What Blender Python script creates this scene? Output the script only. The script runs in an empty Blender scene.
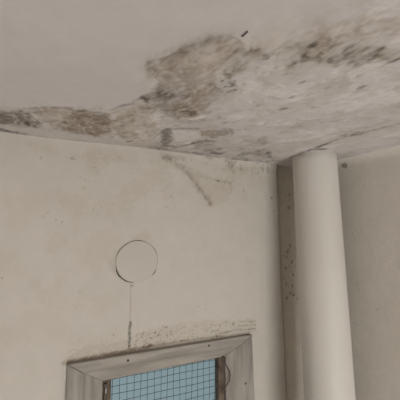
import bpy, bmesh, math, random
import numpy as np
from mathutils import Matrix, Vector

random.seed(4)
RNG = np.random.default_rng(7)
SC = bpy.context.scene
COL = SC.collection

# ------------------------------------------------------------------ camera
F = 330.0                      # focal length in pixels of a 400 px frame
CAM_Z = 2.156                  # lens height above the floor
WALL_Y = 0.75                  # back wall
CEIL_Z = 2.35                  # ceiling
ROT = np.array([[0.8961609, 0.04547682, 0.44139268],      # rows: room X, Y, Z in camera (right, down, forward)
                [-0.44370355, 0.08113575, 0.89249322],
                [0.00477503, -0.99566503, 0.09288891]])
cam_d = bpy.data.cameras.new('camera')
cam = bpy.data.objects.new('camera', cam_d)
COL.objects.link(cam)
SC.camera = cam
cam_d.sensor_width = 36.0
cam_d.lens = F / 400.0 * 36.0
cam_d.clip_start = 0.01
m = Matrix.Identity(4)
for i in range(3):
    m[i][0] = ROT[i, 0]
    m[i][1] = -ROT[i, 1]
    m[i][2] = -ROT[i, 2]
m[2][3] = CAM_Z
cam.matrix_world = m

# ------------------------------------------------------------------ world, lights, exposure
w = bpy.data.worlds.new('sky')
SC.world = w
w.use_nodes = True
w.node_tree.nodes['Background'].inputs[0].default_value = (0.72, 0.84, 0.90, 1)
w.node_tree.nodes['Background'].inputs[1].default_value = 1.5


def area(name, loc, rot, sx, sy, power, col):
    d = bpy.data.lights.new(name, 'AREA')
    d.shape = 'RECTANGLE'
    d.size, d.size_y = sx, sy
    d.energy = power
    d.color = col
    o = bpy.data.objects.new(name, d)
    COL.objects.link(o)
    o.location = loc
    o.rotation_euler = rot
    return o


# daylight entering through the doorway behind the photographer
area('doorway_daylight', (0.27, -1.62, 1.08), (math.pi / 2, 0, 0), 0.84, 2.0, 25.6, (1.0, 0.962, 0.924))
SC.view_settings.view_transform = 'Standard'
SC.view_settings.look = 'None'
SC.view_settings.gamma = 1.0
SC.view_settings.use_curve_mapping = False
SC.view_settings.exposure = 0.0


# ------------------------------------------------------------------ helpers
def ray(x, y):
    return ROT @ np.array([x - 200.0, y - 200.0, F])


def on_wall(x, y, yy=WALL_Y):
    """point of the back wall (X, Z) seen at a place in the photograph"""
    v = ray(x, y)
    v = v * (yy / v[1])
    return (v[0], v[2] + CAM_Z)


def on_ceil(x, y):
    v = ray(x, y)
    v = v * ((CEIL_Z - CAM_Z) / v[2])
    return (v[0], v[1])


RIGHT_X = 0.745                # right wall
NICHE_Y = 0.770                # back of the shallow recess in which the pipe stands
EDGE_X = 0.6206                # where the back wall ends at the ceiling; its edge leans a little


def edge_lean(z):
    return (CAM_Z + 0.1918 - z) * 0.0317


def on_right(x, y):
    v = ray(x, y)
    t = RIGHT_X / v[0]
    return (v[1] * t, v[2] * t + CAM_Z)


def on_niche(x, y):
    return on_wall(x, y, NICHE_Y)


def vnoise(x, y, seed=0):
    xi = np.floor(x).astype(np.int64)
    yi = np.floor(y).astype(np.int64)
    fx = x - xi
    fy = y - yi
    fx = fx * fx * (3 - 2 * fx)
    fy = fy * fy * (3 - 2 * fy)

    def h(a, b):
        n = (a * 374761393 + b * 668265263 + seed * 974634777) & 0xffffffff
        n = ((n ^ (n >> 13)) * 1274126177) & 0xffffffff
        n = n ^ (n >> 16)
        return (n & 0xffff) / 65535.0
    a = h(xi, yi) * (1 - fx) + h(xi + 1, yi) * fx
    b = h(xi, yi + 1) * (1 - fx) + h(xi + 1, yi + 1) * fx
    return a * (1 - fy) + b * fy


def fbm(x, y, seed=0, octv=4):
    s = 0.0
    a = 0.5
    t = 0.0
    for i in range(octv):
        s = s + a * vnoise(x * 2 ** i + 13.7 * i, y * 2 ** i - 7.1 * i, seed + i)
        t += a
        a *= 0.55
    return s / t


def smooth(a, b, x):
    t = np.clip((x - a) / (b - a), 0, 1)
    return t * t * (3 - 2 * t)


class Surf:
    """a gridded plaster surface that carries relief and stains"""

    def __init__(self, us, vs, sv, mapper):
        self.us, self.vs, self.sv, self.mapper = us, vs, sv, mapper
        U, V = np.meshgrid(us, vs, indexing='ij')
        self.U, self.V = U, V
        self.mult = np.ones(U.shape + (3,))
        self.h = np.zeros(U.shape)
        g = fbm(U * 190, V * sv * 190, 401, 3)
        self.grain = np.clip(.55 + 1.9 * (g - .26), .35, 1.5)

    def _win(self, pts, pad):
        p = np.array([self.mapper(*q) for q in pts])
        pv = pad / self.sv
        i0 = max(np.searchsorted(self.us, p[:, 0].min() - pad) - 1, 0)
        i1 = min(np.searchsorted(self.us, p[:, 0].max() + pad) + 1, len(self.us))
        j0 = max(np.searchsorted(self.vs, p[:, 1].min() - pv) - 1, 0)
        j1 = min(np.searchsorted(self.vs, p[:, 1].max() + pv) + 1, len(self.vs))
        s = (slice(i0, i1), slice(j0, j1))
        q = p.copy()
        q[:, 1] *= self.sv
        return s, q, self.U[s], self.V[s] * self.sv

    def _warp(self, U, V, amp, freq, seed):
        if amp:
            a = fbm(U * freq, V * freq, seed, 4) - 0.5
            b = fbm(U * freq + 31, V * freq + 17, seed + 50, 4) - 0.5
            return U + 2 * amp * a, V + 2 * amp * b
        return U, V

    def _apply(self, s, mask, k, tint, h):
        kk = (np.array(tint) * k) ** 2.2
        self.h[s] += mask * h
        mask = np.clip(mask * self.grain[s], 0, 1)
        self.mult[s] *= 1 + mask[..., None] * (kk - 1)

    def blob(self, pts, k, tint=(1, 1, 1), soft=.004, warp=.006, freq=60, holes=0.0, hf=90, h=0.0, seed=1):
        soft *= .6
        freq *= 1.3
        s, p, U, V = self._win(pts, soft + warp * 2 + .004)
        if U.size == 0:
            return
        u, v = self._warp(U, V, warp, freq, seed)
        d = np.full(u.shape, 1e9)
        sg = np.ones(u.shape)
        n = len(p)
        for i in range(n):
            a = p[i]
            b = p[i - 1]
            ex, ey = b - a
            wx, wy = u - a[0], v - a[1]
            t = np.clip((wx * ex + wy * ey) / (ex * ex + ey * ey + 1e-12), 0, 1)
            d = np.minimum(d, (wx - ex * t) ** 2 + (wy - ey * t) ** 2)
            c1 = v >= a[1]
            c2 = v < b[1]
            c3 = ex * wy > ey * wx
            fl = (c1 & c2 & c3) | (~c1 & ~c2 & ~c3)
            sg = np.where(fl, -sg, sg)
        sd = sg * np.sqrt(d)
        mask = 1 - smooth(-soft, soft, sd)
        if holes:
            nz = fbm(U * hf, V * hf * 1.3, seed + 9, 4)
            mask = mask * (1 - holes + holes * smooth(.38, .62, nz))
        self._apply(s, mask, k, tint, h)

    def line(self, pts, width, k, tint=(1, 1, 1), warp=.002, freq=120, holes=0.0, hf=120, h=0.0, seed=3, soft=.7):
        s, p, U, V = self._win(pts, width + warp * 2 + .003)
        if U.size == 0:
            return
        u, v = self._warp(U, V, warp, freq, seed)
        d = np.full(u.shape, 1e9)
        for i in range(len(p) - 1):
            a = p[i]
            b = p[i + 1]
            ex, ey = b - a
            wx, wy = u - a[0], v - a[1]
            t = np.clip((wx * ex + wy * ey) / (ex * ex + ey * ey + 1e-12), 0, 1)
            d = np.minimum(d, (wx - ex * t) ** 2 + (wy - ey * t) ** 2)
        mask = 1 - smooth(width * (1 - soft) * .5, width * .5 * (1 + soft * .6), np.sqrt(d))
        if holes:
            nz = fbm(U * hf, V * hf, seed + 9, 3)
            mask = mask * (1 - holes + holes * smooth(.4, .6, nz))
        self._apply(s, mask, k, tint, h)

    def dots(self, pts, n, r0, r1, k0, k1, tint=(1, 1, 1), seed=5, asp=1.0, clump=0.0):
        """mould spots scattered inside a polygon given in the photograph"""
        rg = np.random.default_rng(seed)
        P = np.array(pts, float)
        lo, hi = P.min(0), P.max(0)
        done = 0
        guard = 0
        while done < n and guard < n * 60:
            guard += 1
            q = lo + rg.random(2) * (hi - lo)
            ins = False
            for i in range(len(P)):
                a, b = P[i], P[i - 1]
                if (a[1] > q[1]) != (b[1] > q[1]) and q[0] < (b[0] - a[0]) * (q[1] - a[1]) / (b[1] - a[1]) + a[0]:
                    ins = not ins
            if not ins:
                continue
            if clump and vnoise(np.array([q[0] / 7.0]), np.array([q[1] / 5.0]), seed)[0] < clump:
                continue
            done += 1
            self.spot(q, r0 + (r1 - r0) * rg.random() ** 2, k0 + (k1 - k0) * rg.random(), tint, asp, int(rg.integers(1, 900)))

    def strokes(self, pts, n, length, ang, width, k0, k1, tint=(1, 1, 1), seed=5, jit=.35):
        """scraped, streaky marks inside a polygon; ang is measured on the surface"""
        rg = np.random.default_rng(seed)
        P = np.array([self.mapper(*q) for q in pts])
        P[:, 1] *= self.sv
        lo, hi = P.min(0), P.max(0)
        done = guard = 0
        while done < n and guard < n * 60:
            guard += 1
            q = lo + rg.random(2) * (hi - lo)
            ins = False
            for i in range(len(P)):
                a, b = P[i], P[i - 1]
                if (a[1] > q[1]) != (b[1] > q[1]) and q[0] < (b[0] - a[0]) * (q[1] - a[1]) / (b[1] - a[1]) + a[0]:
                    ins = not ins
            if not ins:
                continue
            done += 1
            an = ang + (rg.random() - .5) * 2 * jit
            ln = length * (.4 + rg.random())
            wd = width * (.5 + rg.random())
            pad = ln + wd
            i0 = max(np.searchsorted(self.us, q[0] - pad) - 1, 0)
            i1 = min(np.searchsorted(self.us, q[0] + pad) + 1, len(self.us))
            j0 = max(np.searchsorted(self.vs, (q[1] - pad) / self.sv) - 1, 0)
            j1 = min(np.searchsorted(self.vs, (q[1] + pad) / self.sv) + 1, len(self.vs))
            s = (slice(i0, i1), slice(j0, j1))
            U, V = self.U[s], self.V[s] * self.sv
            if U.size == 0:
                continue
            sd = int(rg.integers(1, 9999))
            wob = (fbm(U * 60, V * 60, sd, 3) - .5) * width * 3
            a = (U - q[0]) * math.cos(an) + (V - q[1]) * math.sin(an)
            c = -(U - q[0]) * math.sin(an) + (V - q[1]) * math.cos(an) + wob
            d = np.hypot(a / (ln * .5), c / (wd * .5)) + (fbm(U * 220, V * 220, sd + 3, 2) - .5) * .9
            self._apply(s, 1 - smooth(.3, 1.15, d), k0 + (k1 - k0) * rg.random(), tint, 0)

    def flakes(self, pts, k, freq, lo, hi, tint=(1, 1, 1), soft=.012, seed=9, h=0.0, asp=1.0, edge=0.0):
        """patchy paint loss: thresholded noise inside a soft polygon, with a darker rim"""
        s, p, U, V = self._win(pts, soft + .03)
        if U.size == 0:
            return
        u, v = self._warp(U, V, .014, 40, seed)
        inside = np.full(u.shape, 1e9)
        sg = np.ones(u.shape)
        for i in range(len(p)):
            a, b = p[i], p[i - 1]
            ex, ey = b - a
            wx, wy = u - a[0], v - a[1]
            t = np.clip((wx * ex + wy * ey) / (ex * ex + ey * ey + 1e-12), 0, 1)
            inside = np.minimum(inside, (wx - ex * t) ** 2 + (wy - ey * t) ** 2)
            c1 = v >= a[1]
            c2 = v < b[1]
            c3 = ex * wy > ey * wx
            sg = np.where((c1 & c2 & c3) | (~c1 & ~c2 & ~c3), -sg, sg)
        reg = 1 - smooth(-soft, soft, sg * np.sqrt(inside))
        nz = fbm(U * freq / asp, V * freq, seed + 5, 5)
        mk = smooth(lo, hi, nz) * reg
        self._apply(s, mk, k, tint, h)
        if edge:
            mid = (lo + hi) / 2
            rim = (1 - smooth(0, .025, np.abs(nz - mid))) * reg
            self._apply(s, rim, edge, tint, 0)

    def spot(self, q, r, k, tint=(1, 1, 1), asp=1.0, seed=1):
        s, p, U, V = self._win([q], r * 2 * max(asp, 1))
        if U.size == 0:
            return
        r = r * .72
        k = k + (1 - k) * .25
        nz = fbm(U * 260, V * 260, seed, 2) - .5
        d = np.hypot((U - p[0, 0]) / asp, V - p[0, 1]) / r + nz * 1.0
        self._apply(s, 1 - smooth(.45, 1.15, d), k, tint, -.0003)

    def mottle(self, amt, freq, seed, tint=(1, 1, 1), av=1.0):
        nz = fbm(self.U * freq, self.V * self.sv * freq * av, seed, 5) - .5
        self.mult *= 1 + (2 * amt * nz)[..., None] * np.array(tint)

    def build(self, name, mat, pos, keep=None, flip=False):
        n, mm = self.U.shape
        co = pos(self.U, self.V, self.h)
        idx = np.arange(n * mm).reshape(n, mm)
        q = np.stack([idx[:-1, :-1], idx[1:, :-1], idx[1:, 1:], idx[:-1, 1:]], -1)
        if keep is not None:
            q = q[keep]
        q = q.reshape(-1, 4)
        if flip:
            q = q[:, ::-1]
        me = bpy.data.meshes.new(name)
        me.vertices.add(n * mm)
        me.vertices.foreach_set('co', co.reshape(-1).astype(np.float32))
        me.loops.add(q.size)
        me.loops.foreach_set('vertex_index', q.reshape(-1).astype(np.int32))
        me.polygons.add(len(q))
        me.polygons.foreach_set('loop_start', np.arange(0, q.size, 4, dtype=np.int32))
        me.polygons.foreach_set('loop_total', np.full(len(q), 4, dtype=np.int32))
        me.polygons.foreach_set('use_smooth', np.ones(len(q), dtype=bool))
        me.update(calc_edges=True)
        at = me.color_attributes.new('stain', 'FLOAT_COLOR', 'POINT')
        c = np.ones((n * mm, 4), np.float32)
        c[:, :3] = np.clip(self.mult.reshape(-1, 3), 0, 1.4)
        at.data.foreach_set('color', c.reshape(-1))
        me.validate()
        me.materials.append(mat)
        o = bpy.data.objects.new(name, me)
        COL.objects.link(o)
        o['kind'] = 'structure'
        return o


# ------------------------------------------------------------------ materials
def mat_new(name):
    mt = bpy.data.materials.new(name)
    mt.use_nodes = True
    nt = mt.node_tree
    return mt, nt, nt.nodes['Principled BSDF']


def srgb(r, g, b):
    return tuple((c / 255 / 12.92 if c / 255 <= .04045 else ((c / 255 + .055) / 1.055) ** 2.4) for c in (r, g, b)) + (1,)


def plaster(name, base, bump=.25, fine=220, grain=.05):
    mt, nt, b = mat_new(name)
    N, L = nt.nodes, nt.links
    at = N.new('ShaderNodeAttribute')
    at.attribute_name = 'stain'
    tc = N.new('ShaderNodeTexCoord')
    n1 = N.new('ShaderNodeTexNoise')
    n1.inputs['Scale'].default_value = 38
    n1.inputs['Detail'].default_value = 8
    n1.inputs['Roughness'].default_value = .62
    L.new(tc.outputs['Object'], n1.inputs['Vector'])
    mr = N.new('ShaderNodeMapRange')
    mr.inputs['From Min'].default_value = .3
    mr.inputs['From Max'].default_value = .7
    mr.inputs['To Min'].default_value = 1 - grain
    mr.inputs['To Max'].default_value = 1 + grain
    L.new(n1.outputs['Fac'], mr.inputs['Value'])
    m1 = N.new('ShaderNodeVectorMath')
    m1.operation = 'MULTIPLY'
    m1.inputs[1].default_value = base[:3]
    L.new(at.outputs['Color'], m1.inputs[0])
    m2 = N.new('ShaderNodeVectorMath')
    m2.operation = 'SCALE'
    L.new(m1.outputs[0], m2.inputs[0])
    L.new(mr.outputs['Result'], m2.inputs['Scale'])
    L.new(m2.outputs[0], b.inputs['Base Color'])
    b.inputs['Roughness'].default_value = .9
    b.inputs['Specular IOR Level'].default_value = .15
    n2 = N.new('ShaderNodeTexNoise')
    n2.inputs['Scale'].default_value = fine
    n2.inputs['Detail'].default_value = 6
    L.new(tc.outputs['Object'], n2.inputs['Vector'])
    bp = N.new('ShaderNodeBump')
    bp.inputs['Strength'].default_value = bump
    bp.inputs['Distance'].default_value = .002
    L.new(n2.outputs['Fac'], bp.inputs['Height'])
    L.new(bp.outputs['Normal'], b.inputs['Normal'])
    return mt


def noisy(name, c0, c1, scale=30, rough=.7, stretch=(1, 1, 1), bump=.15, spec=.3, metal=0.0):
    mt, nt, b = mat_new(name)
    N, L = nt.nodes, nt.links
    tc = N.new('ShaderNodeTexCoord')
    mp = N.new('ShaderNodeMapping')
    mp.inputs['Scale'].default_value = stretch
    L.new(tc.outputs['Object'], mp.inputs['Vector'])
    n1 = N.new('ShaderNodeTexNoise')
    n1.inputs['Scale'].default_value = scale
    n1.inputs['Detail'].default_value = 7
    L.new(mp.outputs['Vector'], n1.inputs['Vector'])
    cr = N.new('ShaderNodeValToRGB')
    cr.color_ramp.elements[0].position = .32
    cr.color_ramp.elements[1].position = .68
    cr.color_ramp.elements[0].color = c0
    cr.color_ramp.elements[1].color = c1
    L.new(n1.outputs['Fac'], cr.inputs['Fac'])
    L.new(cr.outputs['Color'], b.inputs['Base Color'])
    b.inputs['Roughness'].default_value = rough
    b.inputs['Specular IOR Level'].default_value = spec
    b.inputs['Metallic'].default_value = metal
    bp = N.new('ShaderNodeBump')
    bp.inputs['Strength'].default_value = bump
    bp.inputs['Distance'].default_value = .001
    L.new(n1.outputs['Fac'], bp.inputs['Height'])
    L.new(bp.outputs['Normal'], b.inputs['Normal'])
    return mt


M_CEIL = plaster('ceiling_plaster', srgb(203, 197, 195), bump=.2, grain=.03)
M_WALL = plaster('wall_plaster', srgb(196, 189, 180), bump=.2, grain=.025)
M_RIGHT = plaster('side_wall_plaster', srgb(222, 216, 207), bump=.2, grain=.03)
M_NICHE = plaster('shaded_niche_plaster', srgb(205, 197, 185), bump=.25, grain=.04)  # base tone lowered to put some of the recess shade in the colour
M_SIDE = noisy('plain_wall_paint', srgb(186, 180, 173), srgb(195, 190, 183), 12, .9)
M_FLOOR = noisy('floor_screed', srgb(196, 190, 183), srgb(210, 204, 197), 9, .85)
M_PIPE = noisy('pipe_paint', srgb(205, 199, 191), srgb(210, 204, 197), 14, .5, (1, 1, .25), .04, .35)
M_DISC = noisy('cover_paint', srgb(190, 183, 174), srgb(194, 187, 178), 20, .8, (1, 1, 1), .08, .2)
M_GRIME = noisy('grime', srgb(70, 64, 56), srgb(128, 120, 109), 200, .95)
M_WOOD_H = noisy('grey_painted_wood_across', srgb(136, 129, 121), srgb(166, 159, 150), 60, .75, (.14, 1, 1), .35)
M_WOOD_V = noisy('grey_painted_wood_upright', srgb(132, 126, 118), srgb(160, 153, 145), 60, .75, (1, 1, .14), .35)
M_JAMB = noisy('brown_stained_wood', srgb(78, 68, 58), srgb(120, 106, 92), 40, .8)
M_WIRE = noisy('dull_wire', srgb(70, 78, 79), srgb(96, 103, 104), 90, .6, spec=.4)
M_DARK = noisy('rusty_steel', srgb(60, 50, 42), srgb(92, 80, 68), 200, .6, spec=.4)
M_PALE = noisy('pale_steel', srgb(170, 175, 176), srgb(205, 210, 210), 60, .35, metal=.6)

M_PANE, nt, b = mat_new('frosted_blue_pane')
N, L = nt.nodes, nt.links
N.remove(b)
tr = N.new('ShaderNodeBsdfTranslucent')
tr.inputs['Color'].default_value = (.47, .555, .57, 1)
gl = N.new('ShaderNodeBsdfPrincipled')
gl.inputs['Base Color'].default_value = (.42, .49, .505, 1)
gl.inputs['Roughness'].default_value = .4
tc = N.new('ShaderNodeTexCoord')
nz = N.new('ShaderNodeTexNoise')
nz.inputs['Scale'].default_value = 14
L.new(tc.outputs['Object'], nz.inputs['Vector'])
bp = N.new('ShaderNodeBump')
bp.inputs['Strength'].default_value = .1
L.new(nz.outputs['Fac'], bp.inputs['Height'])
L.new(bp.outputs['Normal'], gl.inputs['Normal'])
mx = N.new('ShaderNodeMixShader')
mx.inputs[0].default_value = .35
L.new(tr.outputs[0], mx.inputs[1])
L.new(gl.outputs[0], mx.inputs[2])
L.new(mx.outputs[0], N['Material Output'].inputs['Surface'])


# ------------------------------------------------------------------ mesh helpers
def link(name, bm, mat, parent=None, smooth_faces=False):
    me = bpy.data.meshes.new(name)
    bmesh.ops.recalc_face_normals(bm, faces=bm.faces)
    for fc in bm.faces:
        fc.smooth = smooth_faces
    bm.to_mesh(me)
    bm.free()
    me.materials.append(mat)
    o = bpy.data.objects.new(name, me)
    COL.objects.link(o)
    if parent:
        o.parent = parent
    return o


def box(bm, x0, x1, y0, y1, z0, z1):
    v = [bm.verts.new((x, y, z)) for x in (x0, x1) for y in (y0, y1) for z in (z0, z1)]
    for f in ((0, 1, 3, 2), (4, 6, 7, 5), (0, 4, 5, 1), (2, 3, 7, 6), (0, 2, 6, 4), (1, 5, 7, 3)):
        bm.faces.new([v[i] for i in f])


def tube(bm, pts, r, seg=8):
    pts = [Vector(p) for p in pts]
    rings = []
    ref = None
    for i, p in enumerate(pts):
        t = (pts[min(i + 1, len(pts) - 1)] - pts[max(i - 1, 0)]).normalized()
        if ref is None:
            ref = Vector((0, 0, 1)) if abs(t.z) < .9 else Vector((1, 0, 0))
        a = t.cross(ref).normalized()
        bb = t.cross(a)
        ref = a.cross(t) if a.cross(t).length else ref
        rr = r[i] if isinstance(r, (list, tuple)) else r
        rings.append([bm.verts.new(p + (a * math.cos(2 * math.pi * k / seg) + bb * math.sin(2 * math.pi * k / seg)) * rr) for k in range(seg)])
    for i in range(len(rings) - 1):
        for k in range(seg):
            bm.faces.new((rings[i][k], rings[i][(k + 1) % seg], rings[i + 1][(k + 1) % seg], rings[i + 1][k]))
    bm.faces.new(rings[0][::-1])
    bm.faces.new(rings[-1])


def empty(name, loc):
    o = bpy.data.objects.new(name, None)
    COL.objects.link(o)
    o.location = loc
    o.empty_display_size = .05
    return o


def tag(o, label, cat, group=None):
    o['label'] = label
    o['category'] = cat
    if group:
        o['group'] = group
    return o


# ------------------------------------------------------------------ ceiling
X_L, Y_F = -0.95, -1.6
BR = (1.0, .988, .972)         # brownish damp stain
OL = (1.0, .9935, .980)          # olive mould tone
xs = np.concatenate([[X_L, -.6, -.35, -.22], np.arange(-.16, .775, .0014)])
ys = np.concatenate([[Y_F, -.8, -.2, 0.0], np.arange(.10, .812, .0020)])
C = Surf(xs, ys, .5, on_ceil)
C.h += (fbm(C.U * 5, C.V * 5, 3, 2) - .5) * .004
C.mottle(.05, 5, 21)
old = smooth(.12, .3, C.U + (fbm(C.U * 9, C.V * 9, 8) - .5) * .15)
C.mult *= 1 + (old * (fbm(C.U * 30, C.V * 20, 71, 4) - .5) * .12)[..., None]
C.h += old * (fbm(C.U * 45, C.V * 45, 77, 4) - .5) * .0022
# the joint with the wall is lumpy and rounded over
C.h += smooth(.715, .75, C.V) * smooth(.26, .42, C.U) * (.002 + .006 * (fbm(C.U * 25, C.V * 25, 66, 3) - .5))
OLDZ = [(140, 100), (152, 62), (215, 34), (300, 30), (404, -10), (470, -20), (470, 128), (404, 150), (340, 158), (276, 164), (160, 150), (110, 144), (110, 108)]
C.flakes(OLDZ, .97, 26, .48, .6, OL, soft=.02, seed=201, h=-.0004)
C.flakes(OLDZ, 1.05, 34, .56, .64, soft=.02, seed=202, h=.0005)
C.flakes(OLDZ, .965, 90, .56, .66, OL, soft=.02, seed=203, asp=1.5)
C.flakes([(260, 26), (404, -12), (404, 60), (240, 60)], .97, 40, .5, .62, (1, .994, .988), soft=.03, seed=204, asp=2.4)
C.blob([(236, 48), (300, 34), (404, -14), (480, -40), (480, 140), (404, 160), (276, 166), (236, 150)], 1.03, soft=.03, warp=.02, seed=241)   # old coat, with the brighter light on this side painted in
# old coat along the wall, left
BAND = [(-90, 100), (-60, 106), (-12, 108), (30, 106), (60, 105), (90, 108), (112, 108), (135, 102), (152, 98), (160, 150), (120, 146), (60, 140), (-12, 133), (-90, 124)]
C.blob(BAND, .965, OL, soft=.003, warp=.005, h=.0006, seed=11)
C.flakes(BAND, .94, 50, .5, .6, BR, soft=.006, seed=205, asp=2.5)
# big damp stain
S1 = [(149, 62), (163, 57), (178, 50), (187, 45), (200, 39), (213, 36), (226, 36), (238, 42), (243, 50), (232, 58), (222, 66), (214, 76),
      (216, 86), (222, 92), (215, 100), (206, 108), (206, 115), (190, 119), (178, 117), (165, 112), (150, 105), (140, 99), (153, 92), (156, 84), (152, 72)]
C.blob(S1, .895, BR, soft=.0024, warp=.0055, freq=80, holes=.2, hf=45, h=-.0008, seed=12)
C.flakes(S1, .95, 42, .47, .54, BR, soft=.004, seed=206, edge=.97)
C.flakes(S1, .93, 130, .5, .57, BR, soft=.004, seed=207)
C.flakes(S1, 1.06, 48, .56, .64, soft=.006, seed=208)
C.line([(150, 63), (165, 57), (180, 50), (190, 45), (203, 39), (215, 37), (228, 37)], .018, .93, OL, warp=.007, holes=.3, seed=15, soft=1)
C.line([(186, 47), (196, 44), (206, 41), (222, 38)], .014, .88, OL, warp=.005, holes=.45, hf=90, seed=16, soft=1)
C.line([(150, 62), (153, 76), (156, 86)], .010, .92, BR, warp=.006, holes=.4, seed=17, soft=1)
C.blob([(186, 64), (204, 55), (228, 49), (224, 62), (212, 73), (200, 82), (190, 76)], 1.075, (1, 1, 1), soft=.014, warp=.014, holes=.3, seed=18)
C.blob([(150, 68), (178, 58), (184, 74), (176, 90), (158, 90)], .955, BR, soft=.012, warp=.014, holes=.5, seed=19)
C.blob([(206, 66), (220, 68), (224, 76), (216, 79), (206, 75)], 1.06, soft=.006, warp=.01, holes=.4, hf=120, seed=20)
C.blob([(184, 82), (206, 84), (216, 96), (204, 110), (186, 106)], .97, BR, soft=.012, warp=.014, holes=.5, seed=21)
# dark wedge left of it and the curled edge
C.blob([(139, 99), (151, 90), (160, 92), (179, 94), (176, 101), (160, 103), (148, 102)], .86, (1, .985, .965), soft=.003, warp=.006, freq=110, holes=.4, hf=110, h=-.0006, seed=22)
C.flakes([(139, 99), (151, 90), (179, 93), (176, 102), (150, 103)], .88, 90, .48, .58, soft=.004, seed=209)
C.line([(118, 106), (128, 104), (140, 99), (150, 97)], .005, .84, warp=.003, holes=.5, h=.0008, seed=23, soft=1)
C.line([(142, 97), (146, 98.5), (148, 101)], .006, .68, warp=.002, seed=24, soft=1)
C.line([(112, 109), (124, 105), (134, 103)], .005, .9, warp=.003, holes=.5, seed=25, soft=1)
C.blob([(138, 104), (170, 103), (188, 106), (200, 117), (178, 119), (158, 112), (142, 109)], .90, BR, soft=.004, warp=.005, holes=.1, seed=26)
C.spot((184.5, 97.5), .008, .78, OL, 1.3, 7)
# oval
C.blob([(176, 113), (180, 108), (196, 106), (204, 110), (205, 117), (194, 120), (182, 119)], 1.10, soft=.004, warp=.005, seed=27)
C.blob([(181, 113), (186, 110), (195, 111), (197, 114), (192, 116), (184, 116)], .72, OL, soft=.004, warp=.004, freq=120, holes=.25, seed=28)
C.blob([(172, 116), (190, 120), (206, 117), (206, 121), (188, 124), (174, 121)], .87, BR, soft=.004, warp=.006, holes=.4, seed=29)
# pale scraped patch at the wall
PALE = [(112, 110), (130, 106), (150, 111), (172, 119), (182, 124), (162, 128), (159, 147), (124, 143), (112, 138)]
C.blob(PALE, 1.05, soft=.007, warp=.01, holes=.5, hf=60, h=.0006, seed=30)
C.flakes(PALE, .93, 75, .5, .58, BR, soft=.006, seed=210, edge=.97)
C.line([(121, 116), (124, 122), (120, 130), (123, 138)], .008, .88, warp=.008, freq=90, holes=.6, seed=31, soft=1)
C.strokes(PALE, 30, .018, .3, .006, .88, .96, BR, seed=32, jit=1.2)
# loop shaped stain
C.blob([(160, 130), (168, 128), (173, 130), (172, 140), (167, 146), (160, 143)], .76, OL, soft=.004, warp=.005, freq=90, holes=.25, h=-.0005, seed=33)
C.blob([(161, 132), (169, 130), (168, 143), (162, 142)], .86, OL, soft=.006, warp=.006, freq=90, holes=.5, seed=133)
C.line([(166, 129), (178, 128.5), (198, 129)], .007, .82, OL, warp=.003, holes=.25, seed=34, soft=1)
C.blob([(172, 131), (198, 132), (200, 138), (190, 144), (175, 144)], 1.07, soft=.004, warp=.006, holes=.3, h=.0005, seed=35)
C.line([(162, 146), (176, 147), (190, 144.5), (204, 141), (216, 140)], .011, .80, OL, warp=.004, holes=.25, hf=90, seed=36, soft=1)
C.blob([(190, 142), (206, 139), (217, 140), (214, 145), (196, 147)], .82, OL, soft=.004, warp=.006, freq=90, holes=.3, seed=37)
C.line([(172, 140), (182, 143), (196, 138)], .006, .92, OL, warp=.004, holes=.3, seed=38, soft=1)
# brown strip with ring end
C.blob([(199, 131), (212, 130.5), (226, 130), (228, 133), (225, 136), (210, 137), (203, 136)], .82, (1, .97, .93), soft=.003, warp=.004, freq=110, h=-.0004, seed=39)
C.line([(222, 129), (230, 128.5), (233, 132), (231, 136), (222, 137.5), (206, 137.5)], .005, .80, OL, warp=.002, holes=.3, seed=40, soft=1)
C.blob([(224, 130), (231, 130), (232, 135), (225, 136)], .93, OL, soft=.003, warp=.003, seed=41)
# dirt at the wall joint
JOINT = [(150, 146), (190, 146), (235, 148), (277, 152), (278, 166), (150, 152)]
C.flakes(JOINT, .92, 34, .46, .58, OL, soft=.014, seed=211, asp=2.2)
C.flakes(JOINT, .86, 60, .54, .62, OL, soft=.012, seed=212, asp=2.5)
C.strokes(JOINT, 26, .03, .1, .007, .80, .93, OL, seed=213, jit=.25)
C.line([(193, 152.5), (204, 153.5), (214, 153), (222, 154)], .009, .74, warp=.004, holes=.5, hf=60, seed=42, soft=1)
C.blob([(258, 140), (264, 136), (269, 136), (268, 143), (262, 146)], .9, OL, soft=.008, warp=.008, seed=45)
C.blob([(240, 141), (262, 138), (270, 150), (276, 160), (240, 152)], .95, OL, soft=.012, warp=.012, holes=.5, seed=46)
C.line([(268, 152), (270, 158)], .008, .8, seed=47, soft=1)
# left band
L1 = [(-50, 110), (-12, 113), (8, 111), (22, 112), (31, 116), (41, 124), (37, 128), (20, 125), (-12, 123), (-55, 117)]
C.blob(L1, .71, (1, .985, .955), soft=.010, warp=.008, freq=60, holes=.15, hf=60, seed=50)
C.flakes(L1, .86, 44, .44, .6, (1, .985, .955), soft=.008, seed=214, asp=2.0)
C.strokes([(14, 112), (28, 114), (38, 123), (30, 126), (16, 122)], 8, .03, .1, .010, .86, .94, BR, seed=51, jit=.4)
C.line([(-46, 121), (-24, 124), (-10, 127), (0, 129), (10, 131.5), (24, 133.5)], .012, .70, warp=.004, holes=.3, hf=60, seed=52, soft=1)
C.line([(-6, 128), (8, 131)], .006, .72, warp=.002, seed=53, soft=1)
L3 = [(32, 108), (60, 107), (85, 110), (107, 113), (111, 121), (109, 133), (99, 135), (96, 138), (90, 134), (70, 133), (52, 126), (42, 122), (34, 115)]
C.blob(L3, .92, BR, soft=.004, warp=.006, freq=90, holes=.2, hf=50, h=-.0006, seed=54)
C.strokes(L3, 42, .04, .02, .010, .90, .98, BR, seed=215, jit=.15)
C.strokes(L3, 16, .04, .02, .008, 1.03, 1.07, seed=216, jit=.15)
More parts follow.
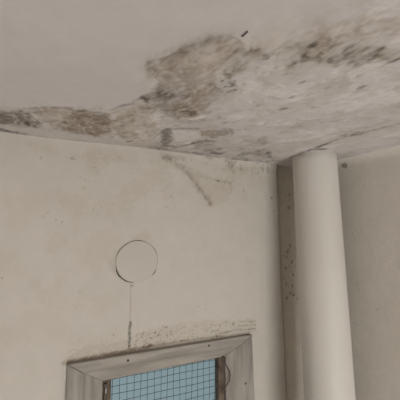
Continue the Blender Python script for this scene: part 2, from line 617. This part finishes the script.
C.blob([(64, 116), (84, 114), (106, 114), (110, 122), (108, 133), (97, 137), (90, 133), (66, 127)], .93, BR, soft=.009, warp=.01, holes=.5, hf=60, seed=55)
C.flakes([(60, 114), (108, 114), (110, 132), (96, 137), (60, 128)], .92, 60, .47, .57, BR, soft=.006, seed=217, asp=2.6)
C.blob([(88, 114), (108, 114), (110, 130), (97, 136), (90, 130)], .94, BR, soft=.006, warp=.007, holes=.2, seed=56)
C.line([(24, 108.5), (40, 107), (56, 107), (80, 110), (106, 113)], .006, .86, BR, warp=.003, holes=.5, hf=50, h=.0008, seed=57, soft=1)
C.line([(72, 133), (82, 133.5), (94, 134)], .005, .85, BR, warp=.003, seed=58, soft=1)
C.line([(26, 110.5), (33, 114.5), (40, 121)], .006, 1.08, warp=.003, holes=.3, seed=60, soft=1)
C.spot((106, 115), .007, .85, BR, 1.2, 3)
# mould band to the right
R1 = [(238, 50), (262, 46), (275, 50), (290, 45), (315, 42), (330, 40), (350, 46), (375, 48), (402, 46), (440, 40), (452, 48), (430, 58), (402, 62), (370, 64), (345, 62),
      (335, 61), (320, 63), (300, 64), (285, 63), (265, 59), (245, 58)]
C.blob(R1, .93, OL, soft=.014, warp=.018, freq=40, holes=.5, hf=42, seed=61)
C.flakes(R1, .94, 46, .46, .58, OL, soft=.014, seed=218, asp=1.8)
C.flakes(R1, .93, 110, .53, .59, OL, soft=.012, seed=219, asp=1.6)
C.strokes(R1, 40, .018, .25, .0045, .84, .95, OL, seed=220, jit=.5)
C.strokes([(332, 61), (346, 48), (394, 48), (394, 58), (360, 64)], 30, .018, .35, .006, .86, .95, OL, seed=221, jit=.6)
C.strokes([(290, 62), (300, 46), (322, 44), (320, 62)], 12, .016, .3, .005, .87, .95, OL, seed=222, jit=.6)
C.strokes([(300, 36), (404, -6), (404, 40), (330, 42)], 34, .03, .2, .008, .95, .985, (1, .992, .985), seed=223, jit=.3)
C.strokes([(250, 66), (404, 62), (404, 122), (300, 140), (230, 140)], 60, .022, .2, .006, .95, .985, OL, seed=224, jit=.4)
for pts, wd, k in (([(262, 55), (268, 57), (273, 55)], .006, .84), ([(299, 47), (308, 46), (314, 45.5)], .006, .84), ([(333, 60), (338, 56), (343, 51)], .010, .84),
                   ([(342, 49), (350, 47), (357, 48)], .008, .84), ([(355, 51), (366, 50), (376, 51), (394, 50)], .008, .89), ([(358, 62), (366, 57), (374, 54)], .008, .84),
                   ([(366, 63), (372, 60), (378, 55)], .007, .84), ([(392, 61), (397, 60), (402, 58)], .008, .78), ([(286, 62), (292, 65), (300, 62)], .008, .88),
                   ([(304, 62), (312, 61), (318, 56)], .010, .93), ([(238, 52), (246, 54), (252, 50)], .012, .9), ([(356, 92), (364, 91), (371, 89)], .007, .88)):
    C.line(pts, wd, k, OL, warp=.006, holes=.5, hf=110, seed=int(pts[0][0] * 3 + pts[0][1]), soft=1)
C.blob([(222, 70), (234, 62), (246, 60), (244, 68), (236, 74), (226, 78)], .92, OL, soft=.01, warp=.014, holes=.5, hf=80, seed=64)
C.strokes([(222, 74), (236, 62), (246, 62), (240, 74), (230, 80)], 10, .02, .5, .006, .90, .96, OL, seed=225, jit=.5)
C.dots([(222, 78), (234, 80), (244, 84), (242, 93), (230, 94), (224, 88)], 24, .002, .0042, .66, .85, seed=65)
for q, r, k in (((302, 82.5), .0050, .68), ((362.5, 87), .0055, .68), ((283, 110), .005, .74), ((286, 109.5), .004, .78), ((292, 97.5), .0055, .82), ((280, 110.5), .004, .8),
                ((229, 92), .006, .82), ((220, 118), .0055, .78), ((225, 123), .005, .82), ((268, 128), .004, .84), ((239, 130), .004, .86), ((210, 112), .005, .88),
                ((313, 45.5), .0045, .72), ((266, 57.5), .005, .78)):
    C.spot(q, r, k, OL, 1.2, int(q[0]))
C.dots([(225, 60), (300, 60), (400, 66), (400, 118), (330, 130), (280, 150), (225, 148), (205, 110)], 110, .0015, .0038, .84, .97, OL, seed=66, asp=1.2, clump=.45)
# rough edge where the ceiling coat stops short of the corner, and the crack over the pipe
for pts, wd, k in (([(318, 147), (328, 143), (345, 137)], .008, .84), ([(352, 130), (360, 128), (368, 129)], .007, .88), ([(350, 136), (360, 136), (366, 133), (384, 128.5)], .008, .82),
                   ([(384, 128.5), (402, 123)], .005, .87), ([(352, 132), (358, 134)], .012, .88)):
    C.line(pts, wd, k, OL, warp=.005, holes=.6, hf=90, seed=int(pts[0][0] + pts[0][1]), h=-.0006, soft=1)
C.strokes([(340, 140), (352, 128), (372, 128), (366, 136)], 16, .018, .3, .006, .86, .95, OL, seed=226, jit=.5)
C.line([(292, 157.5), (303, 152), (315, 149), (324, 149)], .012, .58, OL, warp=.003, holes=.3, hf=110, seed=227, soft=1)
C.line([(318, 147.5), (323, 145.5), (328, 143.5)], .010, .70, OL, warp=.003, holes=.3, seed=228, soft=1)
C.blob([(338, 152), (356, 150), (362, 158), (342, 164)], .93, OL, soft=.012, warp=.01, holes=.4, seed=229)
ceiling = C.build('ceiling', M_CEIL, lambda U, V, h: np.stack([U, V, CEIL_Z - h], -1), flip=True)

# ------------------------------------------------------------------ back wall
WX0, WX1, WZT, WZB = .069, .519, CAM_Z - .270, CAM_Z - .80      # outside of the window casing
IX0, IX1, IZT, IZB = .1415, .444, CAM_Z - .319, CAM_Z - .735    # opening
xs = np.concatenate([[X_L, -.6, -.35, -.2], np.arange(-.13, .6170, .0014), [.6185, .6196, .6203, .6206, .6220, .6250]])
zs = np.concatenate([[0.0, .6, 1.1, 1.38], np.arange(1.40, 1.655, .012), np.arange(1.656, CEIL_Z + .012, .0014)])
B = Surf(xs, zs, 1.0, on_wall)
B.h += (fbm(B.U * 6, B.V * 6, 5, 3) - .5) * .006
B.h += (fbm(B.U * 40, B.V * 40, 6, 3) - .5) * .0008
B.h += smooth(CEIL_Z - .02, CEIL_Z, B.V) * smooth(.28, .5, B.U) * (.004 + .006 * (fbm(B.U * 25, B.V * 25, 66, 3) - .5))
B.mottle(.035, 6, 31)
B.mottle(.02, 26, 32)
B.line([(164, 157), (172, 160), (181, 168), (190, 178), (200, 190), (210, 205)], .018, .885, BR, warp=.006, freq=60, holes=.35, hf=70, h=.0010, seed=2, soft=1.0)
B.line([(186, 173), (196, 184), (203, 194), (210, 205)], .005, .9, warp=.002, holes=.3, seed=4, soft=1.0)
B.line([(163, 156.5), (172, 158), (184, 159)], .014, .89, BR, warp=.004, freq=70, holes=.3, seed=6, soft=1.0)
B.blob([(182, 165), (200, 172), (214, 178), (228, 180), (232, 189), (225, 201), (211, 207), (200, 190)], .965, OL, soft=.006, warp=.006, holes=.25, h=.0005, seed=7)
B.line([(214, 180), (224, 182), (231, 183)], .006, .9, OL, warp=.003, holes=.5, seed=8, soft=1.0)
B.line([(195, 176), (210, 178), (218, 180)], .006, .95, OL, warp=.003, holes=.4, seed=9, soft=1.0)
B.line([(231, 183), (232, 190), (226, 200)], .005, .95, OL, warp=.003, holes=.4, seed=10, soft=1.0)
B.flakes([(60, 145), (272, 166), (274, 190), (200, 215), (60, 215)], .975, 28, .4, .7, OL, soft=.03, seed=111)
B.flakes([(-10, 136), (276, 168), (276, 178), (-10, 148)], .97, 30, .4, .65, OL, soft=.012, seed=112, asp=2)
B.flakes([(180, 152), (276, 164), (276, 176), (180, 164)], .88, 60, .55, .64, OL, soft=.008, seed=113)
B.flakes([(-10, 190), (120, 200), (120, 340), (-10, 380)], .985, 22, .4, .7, OL, soft=.04, seed=114)
for q, r, k, a in (((206, 163.5), .004, .82, 1), ((229, 164), .0045, .74, .7), ((244, 189), .0045, .78, 1), ((244, 191.5), .003, .8, 1), ((271, 198), .006, .74, 1.3), ((266, 199), .004, .82, 1),
                   ((273, 210), .005, .82, .8), ((274, 192), .004, .85, .8), ((263, 165), .0045, .76, .8), ((269, 156), .005, .75, .7), ((226, 181.5), .004, .78, 1), ((223, 186), .0035, .84, .8),
                   ((218, 181), .004, .8, 1.3), ((209, 204.5), .0035, .72, .8), ((171, 196), .005, .86, .7), ((173, 192), .004, .88, .7), ((162.5, 208.5), .0026, .72, .8), ((244, 160), .004, .85, 1),
                   ((73, 158.5), .006, .84, 1.6), ((41, 158), .005, .9, .8), ((95, 167), .006, .93, 1.3), ((104, 168), .005, .92, 1.3), ((120, 159), .007, .94, 1.2), ((93, 209), .0035, .86, 1), ((101, 207.5), .004, .86, .8),
                   ((84, 188), .007, .95, 1), ((85, 180), .005, .95, 1), ((48, 213), .004, .93, 1), ((56, 220), .004, .9, .8), ((62, 222), .0025, .7, .9), ((44, 217), .004, .94, 1), ((2, 278), .003, .82, 1),
                   ((80, 293), .008, .96, .8), ((76, 308), .006, .95, .8), ((80, 340), .006, .93, .9), ((114, 335), .003, .74, .8), ((166, 207), .0025, .8, 1), ((148, 230), .003, .88, .8), ((205, 309), .004, .93, 1), ((199, 306), .004, .93, 1)):
    B.spot(q, r, k, OL, a, int(q[0] * 2 + q[1]))
B.dots([(262, 190), (276, 190), (277, 222), (266, 218)], 12, .0015, .0035, .8, .92, seed=61)
B.dots([(60, 150), (150, 155), (160, 215), (60, 225)], 60, .0012, .0035, .9, .97, OL, seed=63)
B.dots([(180, 160), (272, 168), (274, 186), (200, 176)], 26, .0015, .003, .84, .95, OL, seed=64)
B.dots([(20, 210), (110, 205), (115, 320), (70, 330)], 50, .0012, .003, .9, .97, OL, seed=65)
# drip below the round cover
B.spot((132, 285.5), .006, .86, OL, 1.2, 77)
B.line([(131, 284), (130.4, 300), (130.2, 324)], .0034, .91, BR, warp=.001, seed=14)
B.line([(130.3, 323), (129.6, 334), (129.4, 348)], .0075, .62, BR, warp=.0015, holes=.3, hf=200, seed=15)
B.blob([(122, 252), (114, 250), (108, 262), (114, 274), (124, 270)], .965, OL, soft=.008, warp=.006, seed=16)
B.blob([(132, 238), (146, 230), (152, 238), (142, 241)], .97, OL, soft=.008, warp=.006, seed=18)
# damp and mould over the window
B.blob([(130, 336), (150, 330), (180, 323), (215, 320), (254, 319), (255, 332), (240, 337), (200, 343), (130, 356)], .965, OL, soft=.006, warp=.006, seed=19)
B.dots([(132, 336), (150, 329), (172, 325), (182, 330), (178, 340), (150, 348), (134, 350)], 190, .0012, .0034, .72, .9, BR, seed=20, clump=.35)
B.dots([(176, 326), (215, 321), (254, 321), (254, 332), (225, 336), (178, 343)], 170, .0012, .003, .75, .92, BR, seed=22, asp=1.4, clump=.4)
B.dots([(64, 362), (66, 352), (100, 342), (128, 338), (128, 350)], 60, .0012, .003, .84, .94, BR, seed=23)
B.blob([(62, 360), (84, 348), (128, 340), (128, 354), (66, 366)], .955, BR, soft=.006, warp=.005, seed=24)
B.line([(64, 363.5), (84, 359.5), (110, 354.5), (140, 349), (152, 346)], .009, .76, (1, .95, .88), warp=.002, holes=.25, hf=140, seed=25)
B.line([(150, 346.5), (180, 341.5), (200, 338.5), (225, 335.5)], .006, .84, (1, .96, .9), warp=.002, holes=.4, hf=90, seed=26)
for pts, k in (([(240, 321.5), (254, 321)], .9), ([(238, 326), (254, 324.5)], .86), ([(240, 330), (254, 328.5)], .84), ([(212, 331), (218, 330.5)], .66), ([(218, 334), (232, 331)], .8), ([(232, 330), (240, 329)], .86)):
    B.line(pts, .004, k, OL, warp=.0015, holes=.3, seed=int(pts[0][0]))
B.line([(65, 362), (66, 372), (65.5, 380)], .005, 1.08, warp=.002, holes=.5, seed=28)
fx = (xs[:-1] + xs[1:]) / 2
fz = (zs[:-1] + zs[1:]) / 2
gx, gz = np.meshgrid(fx, fz, indexing='ij')
keep = ~((gx > IX0 - .02) & (gx < IX1 + .02) & (gz > IZB - .02) & (gz < IZT + .01))


def back_pos(U, V, h):
    lean = smooth(.50, .60, U) * edge_lean(V)
    over = np.clip(EDGE_X - U, -1, .004)
    rnd = np.where(U < EDGE_X, .0035 * (1 - over / .004) ** 2, 0)          # arris worn round
    x = np.minimum(U, EDGE_X) + lean
    y = WALL_Y - h * np.where(U > .6175, .3, 1) + np.where(U > EDGE_X + .003, .035, np.where(U > EDGE_X + .0003, .010, rnd))
    return np.stack([x, y, V], -1)


wall_back = B.build('wall_back', M_WALL, back_pos, keep=keep)

xs = np.arange(.55, .760, .0020)
zs = np.concatenate([[0.0, .7, 1.2, 1.5], np.arange(1.55, CEIL_Z + .01, .0020)])
Nn = Surf(xs, zs, 1.0, on_niche)
Nn.h += (fbm(Nn.U * 14, Nn.V * 9, 15, 3) - .5) * .004
Nn.mottle(.06, 20, 43)
Nn.dots([(278, 168), (293, 168), (295, 215), (280, 215)], 24, .003, .007, .8, .95, seed=43)
Nn.dots([(282, 238), (296, 238), (298, 305), (284, 305)], 30, .002, .008, .66, .92, seed=44, clump=.3)
for q, r, k in (((291, 293), .009, .62), ((294, 295), .007, .62), ((287, 298), .007, .7), ((288, 250), .007, .68), ((292, 262), .008, .7), ((286, 268), .007, .76), ((289, 208), .008, .76), ((290, 195), .008, .78)):
    Nn.spot(q, r, k, (1, .99, .97), .9, int(q[0] + q[1]))
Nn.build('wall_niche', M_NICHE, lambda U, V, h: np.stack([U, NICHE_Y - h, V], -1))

# ------------------------------------------------------------------ right wall, rounded softly into the ceiling
COVE = .022
ys = np.concatenate([[Y_F, -.8, -.2, .1], np.arange(.16, .802, .0025)])
zs = np.concatenate([[0.0, .7, 1.2, 1.5], np.arange(1.55, CEIL_Z - COVE, .0025), np.linspace(CEIL_Z - COVE + .0005, CEIL_Z, 12)])
Rw = Surf(ys, zs, 1.0, on_right)
Rw.h += (fbm(Rw.U * 5, Rw.V * 4, 15, 3) - .5) * .005
Rw.h += (fbm(Rw.U * 60, Rw.V * 40, 16, 4) - .5) * .0005
Rw.mottle(.03, 9, 41)
Rw.mottle(.02, 40, 42)
for q, r, k in (((345.5, 166.5), .007, .62), ((342.5, 166.5), .005, .7)):
    Rw.spot(q, r, k, (1, .99, .96), 1.5, int(q[0] + q[1]))
for pts, wd, k in (([(352, 232), (356, 240)], .003, .93), ([(360, 226), (363, 236)], .003, .94), ([(372, 252), (375, 262)], .003, .95), ([(356, 282), (360, 292)], .003, .93), ([(366, 300), (372, 308)], .003, .95), ([(384, 312), (388, 322)], .003, .95)):
    Rw.line(pts, wd, k, warp=.001, holes=.3, seed=int(pts[0][0]))
Rw.dots([(340, 162), (372, 162), (396, 200), (396, 390), (358, 390)], 60, .002, .004, .88, .96, seed=47)


def right_pos(U, V, h):
    t = np.clip((V - (CEIL_Z - COVE)) / COVE, 0, 1)
    ang = t * math.pi / 2
    x = RIGHT_X - COVE * (1 - np.cos(ang)) - h * np.cos(ang)
    z = np.where(t > 0, CEIL_Z - COVE + (COVE + .003) * np.sin(ang), V)
    return np.stack([x, U, z], -1)


wall_right = Rw.build('wall_right', M_RIGHT, right_pos, flip=True)

# ------------------------------------------------------------------ rest of the room behind the photographer
bm = bmesh.new()
box(bm, X_L - .1, .90, Y_F - .1, WALL_Y + .1, -.1, 0)
link('floor', bm, M_FLOOR)['kind'] = 'structure'
bm = bmesh.new()
box(bm, X_L - .1, X_L, Y_F, WALL_Y + .005, 0, CEIL_Z + .01)
link('wall_left', bm, M_SIDE)['kind'] = 'structure'
bm = bmesh.new()
DX0, DX1, DZ = -.17, .71, 2.12
box(bm, X_L - .1, DX0, Y_F - .1, Y_F, 0, CEIL_Z + .01)
box(bm, DX1, .86, Y_F - .1, Y_F, 0, CEIL_Z + .01)
box(bm, DX0, DX1, Y_F - .1, Y_F, DZ, CEIL_Z + .01)
link('wall_front', bm, M_SIDE)['kind'] = 'structure'

# ------------------------------------------------------------------ pipe
pt, pb = Vector((.6398, .6246, CAM_Z + .184)), Vector((.6320, .5920, CAM_Z - .392))
rt, rb = .0550, .0570
ax = (pb - pt) / (pt.z - pb.z)
bm = bmesh.new()
rings = []
SEG = 72
levels = [CEIL_Z + .012] + [CEIL_Z - .02 - i * .05 for i in range(14)] + [1.2, .8, .4, .001]
for z in levels:
    s = (pt.z - z)
    c = pt + ax * s if z > 1.6 else pt + ax * (pt.z - 1.6) + Vector((ax.x, ax.y, 0)) * 0
    r = rt + (rb - rt) * min(max(s / (pt.z - pb.z), -.1), 1.3)
    ring = []
    for k in range(SEG):
        a = 2 * math.pi * k / SEG
        wob = 1 + .004 * math.sin(3 * a + z * 9) + .003 * math.sin(z * 31 + 2 * a)
        ring.append(bm.verts.new((c.x + r * wob * math.cos(a), c.y + r * wob * math.sin(a), z)))
    rings.append(ring)
for i in range(len(rings) - 1):
    for k in range(SEG):
        bm.faces.new((rings[i][k], rings[i][(k + 1) % SEG], rings[i + 1][(k + 1) % SEG], rings[i + 1][k]))
bm.faces.new(rings[0])
bm.faces.new(rings[-1])
pipe = link('waste_pipe', bm, M_PIPE, smooth_faces=True)
tag(pipe, 'thick off-white painted vertical pipe running up into the ceiling corner', 'pipe')

# ------------------------------------------------------------------ round cover
cx, cz = on_wall(137.2, 261.2)
cov = empty('round_hole_cover', (cx, WALL_Y, cz))
tag(cov, 'round plastered cover plate with a dark gap around it above the window', 'cover')
RX, RZ = .0490, .0474
bm = bmesh.new()
S = 96
prof = [(1.0, -.006), (1.0, .0026), (.985, .0033), (.93, .0036), (.6, .0040), (.25, .0042)]
rings = []
for t, hh in prof:
    ring = []
    for k in range(S):
        a = 2 * math.pi * k / S
        wob = 1 + .006 * math.sin(2 * a + 1) + .004 * math.sin(5 * a)
        tilt = .0010 * (-math.cos(a) * .7 - math.sin(a) * .7) * t
        ring.append(bm.verts.new((RX * t * wob * math.cos(a), -hh - tilt, RZ * t * wob * math.sin(a))))
    rings.append(ring)
for i in range(len(rings) - 1):
    for k in range(S):
        bm.faces.new((rings[i][k], rings[i][(k + 1) % S], rings[i + 1][(k + 1) % S], rings[i + 1][k]))
ctr = bm.verts.new((0, -.0042, 0))
for k in range(S):
    bm.faces.new((rings[-1][k], rings[-1][(k + 1) % S], ctr))
link('cover_plate', bm, M_DISC, cov, True)
bm = bmesh.new()
ri, ro = [], []
for k in range(S):
    a = 2 * math.pi * k / S
    deg = math.degrees(a)
    wob = 1 + .006 * math.sin(2 * a + 1) + .004 * math.sin(5 * a)

    def bumpf(c, wdt):
        dd = (deg - c + 180) % 360 - 180
        return math.exp(-(dd / wdt) ** 2)
    wd = -.0014 + .0021 * bumpf(150, 40) + .0050 * bumpf(214, 18) + .0036 * bumpf(244, 20) + .0017 * bumpf(90, 35) + .0016 * bumpf(30, 20) + .0032 * bumpf(325, 14)
    wd *= .8 + .4 * random.random()
    ri.append(bm.verts.new((RX * .985 * wob * math.cos(a), -.0026, RZ * .985 * wob * math.sin(a))))
    ro.append(bm.verts.new(((RX * wob + wd) * math.cos(a), -.0030, (RZ * wob + wd) * math.sin(a))))
for k in range(S):
    bm.faces.new((ri[k], ri[(k + 1) % S], ro[(k + 1) % S], ro[k]))
g = link('gap', bm, M_GRIME, cov)
g['label'] = 'dark dirty gap around the round cover'

# ------------------------------------------------------------------ window
win = empty('window_1', ((WX0 + WX1) / 2, WALL_Y, WZB))
win['kind'] = 'structure'
win['label'] = 'small window in grey painted wooden casing with wire mesh over a blue pane'
OFF = Vector(win.location)
PR = .012                                   # casing stands this proud of the wall
outer = {'tl': (WX0, WZT), 'tr': (WX1, WZT), 'br': (WX1 + .022, WZB), 'bl': (WX0 + .002, WZB)}
inner = {'tl': (IX0, IZT), 'tr': (IX1, IZT + .003), 'br': (IX1 + .012, IZB), 'bl': (IX0 + .002, IZB)}
profile = [(0, .010), (0, -PR + .0015), (.03, -PR), (.44, -PR), (.50, -PR + .003), (.92, -PR + .010), (1.0, -PR + .0125), (1.0, .034), (.6, .034)]


def board(a, b):
    bm = bmesh.new()
    rows = []
    gap = .0006
    for c, sgn in ((a, 1), (b, -1)):
        row = []
        other = b if c == a else a
        for t, y in profile:
            x = outer[c][0] * (1 - t) + inner[c][0] * t
            z = outer[c][1] * (1 - t) + inner[c][1] * t
            dx, dz = outer[other][0] - outer[c][0], outer[other][1] - outer[c][1]
            ln = math.hypot(dx, dz)
            row.append(Vector((x + dx / ln * gap, WALL_Y + y, z + dz / ln * gap)) - OFF)
        rows.append(row)
    n = 10
    grid = [[bm.verts.new(rows[0][j].lerp(rows[1][j], i / n) + Vector((0, 0, 0 if j in (7, 8) else (random.random() - .5) * .0006))) for j in range(len(profile))] for i in range(n + 1)]
    for i in range(n):
        for j in range(len(profile)):
            k = (j + 1) % len(profile)
            bm.faces.new((grid[i][j], grid[i][k], grid[i + 1][k], grid[i + 1][j]))
    bm.faces.new(grid[0])
    bm.faces.new(grid[-1][::-1])
    return bm


for a, b in (('tl', 'tr'), ('tr', 'br'), ('bl', 'br'), ('tl', 'bl')):
    link('casing_board', board(a, b), M_WOOD_H if a[0] == b[0] else M_WOOD_V, win)

# screws of the casing
for q, yy in (((128, 360.5), -.0095), ((209, 345.5), -.0095), ((245.5, 383.5), -.0095)):
    x, z = on_wall(q[0], q[1], WALL_Y - PR)
    bm = bmesh.new()
    tube(bm, [(x, WALL_Y - PR + .003, z), (x, WALL_Y - PR - .0006, z), (x, WALL_Y - PR - .0010, z)], [.0027, .0027, .0019], 14)
    bmesh.ops.translate(bm, verts=bm.verts, vec=-OFF)
    link('screw', bm, M_DARK, win)

# sash behind the casing, pane and wire mesh
SY = WALL_Y + .016
SX0, SX1 = .1620, .4310


def sbox(name, mat, *a):
    bm = bmesh.new()
    box(bm, *a)
    bmesh.ops.bevel(bm, geom=bm.edges[:], offset=.0015, segments=1, affect='EDGES')
    bmesh.ops.translate(bm, verts=bm.verts, vec=-OFF)
    return link(name, bm, mat, win)


sbox('sash_stile', M_JAMB, SX0 - .024, SX0, SY - .006, SY + .016, IZB - .01, IZT + .01)
sbox('sash_stile', M_JAMB, SX1, SX1 + .030, SY - .006, SY + .016, IZB - .01, IZT + .01)
sbox('sash_rail', M_JAMB, SX0, SX1, SY, SY + .016, IZT - .006, IZT + .012)
sbox('sash_rail', M_JAMB, SX0, SX1, SY - .002, SY + .016, IZB - .01, IZB + .02)
sbox('pane', M_PANE, SX0 - .004, SX1 + .004, SY + .012, SY + .016, IZB - .004, IZT + .004)
bm = bmesh.new()
P = .0160
x = SX0 + .004
while x < SX1 + .002:
    pts = [(x + .0008 * math.sin(j * 1.3 + x * 90), SY - .002 + (.0006 if j % 2 else -.0006), IZT + .006 - j * (IZT - IZB) / 12) for j in range(13)]
    tube(bm, pts, .00068, 5)
    x += P
z = IZT - .006
row = 0
while z > IZB:
    pts = [(SX0 - .002 + j * (SX1 - SX0 + .006) / 10, SY - .0032, z + .0007 * math.sin(j * 1.1 + row)) for j in range(11)]
    tube(bm, pts, .00068, 5)
    z -= P
    row += 1
bmesh.ops.translate(bm, verts=bm.verts, vec=-OFF)
wm = link('wire_mesh', bm, M_WIRE, win)
wm['kind'] = 'stuff'
wm['label'] = 'square wire mesh stretched over the blue pane'

# small catch on the left stile, wire loop on the right
x, z = on_wall(105.5, 389.5, SY - .006)
bm = bmesh.new()
box(bm, x - .004, x + .003, SY - .011, SY - .006, z - .022, z + .014)
bmesh.ops.bevel(bm, geom=bm.edges[:], offset=.001, segments=1, affect='EDGES')
bmesh.ops.translate(bm, verts=bm.verts, vec=-OFF)
c = link('catch', bm, M_DARK, win)
bm = bmesh.new()
tube(bm, [(x - .0005, SY - .0105, z + .006), (x - .0005, SY - .013, z + .005), (x - .0005, SY - .013, z - .004), (x - .0005, SY - .0105, z - .005)], .0016, 8)
bmesh.ops.translate(bm, verts=bm.verts, vec=-OFF)
link('catch_pin', bm, M_PALE, c)
pts = []
for q in ((219, 358), (223, 357), (225.5, 358), (225, 363), (226.5, 366.5), (229.3, 370), (230.3, 375), (229.3, 381), (226.8, 385), (224.6, 387.5), (224.2, 393), (225, 400)):
    X, Z = on_wall(q[0], q[1], WALL_Y - .010)
    pts.append((X, WALL_Y - .010, Z))
pts[0] = (pts[0][0], SY - .004, pts[0][2])
pts[1] = (pts[1][0], WALL_Y + .004, pts[1][2])
bm = bmesh.new()
tube(bm, pts, .0014, 8)
o = Vector(pts[0])
bmesh.ops.translate(bm, verts=bm.verts, vec=-o)
loop = link('wire_loop', bm, M_DARK, smooth_faces=True)
loop.location = o
tag(loop, 'thin dark bent wire hanging beside the mesh on the right casing', 'wire')

# ------------------------------------------------------------------ nail in the ceiling
x0, y0 = on_ceil(242.0, 35.0)
x1, y1 = on_ceil(247.4, 28.6)
bm = bmesh.new()
d = (x1 - x0, y1 - y0)
tube(bm, [(0, 0, .006), (0, 0, -.0010), (d[0] * .1, d[1] * .1, -.0022), (d[0] * .5, d[1] * .5, -.0026), (d[0], d[1], -.0030)], [.0007, .0007, .0007, .0007, .0008], 8)
nail = link('bent_nail', bm, M_DARK, smooth_faces=True)
nail.location = (x0, y0, CEIL_Z)
tag(nail, 'small dark bent nail sticking out of the stained ceiling', 'nail')
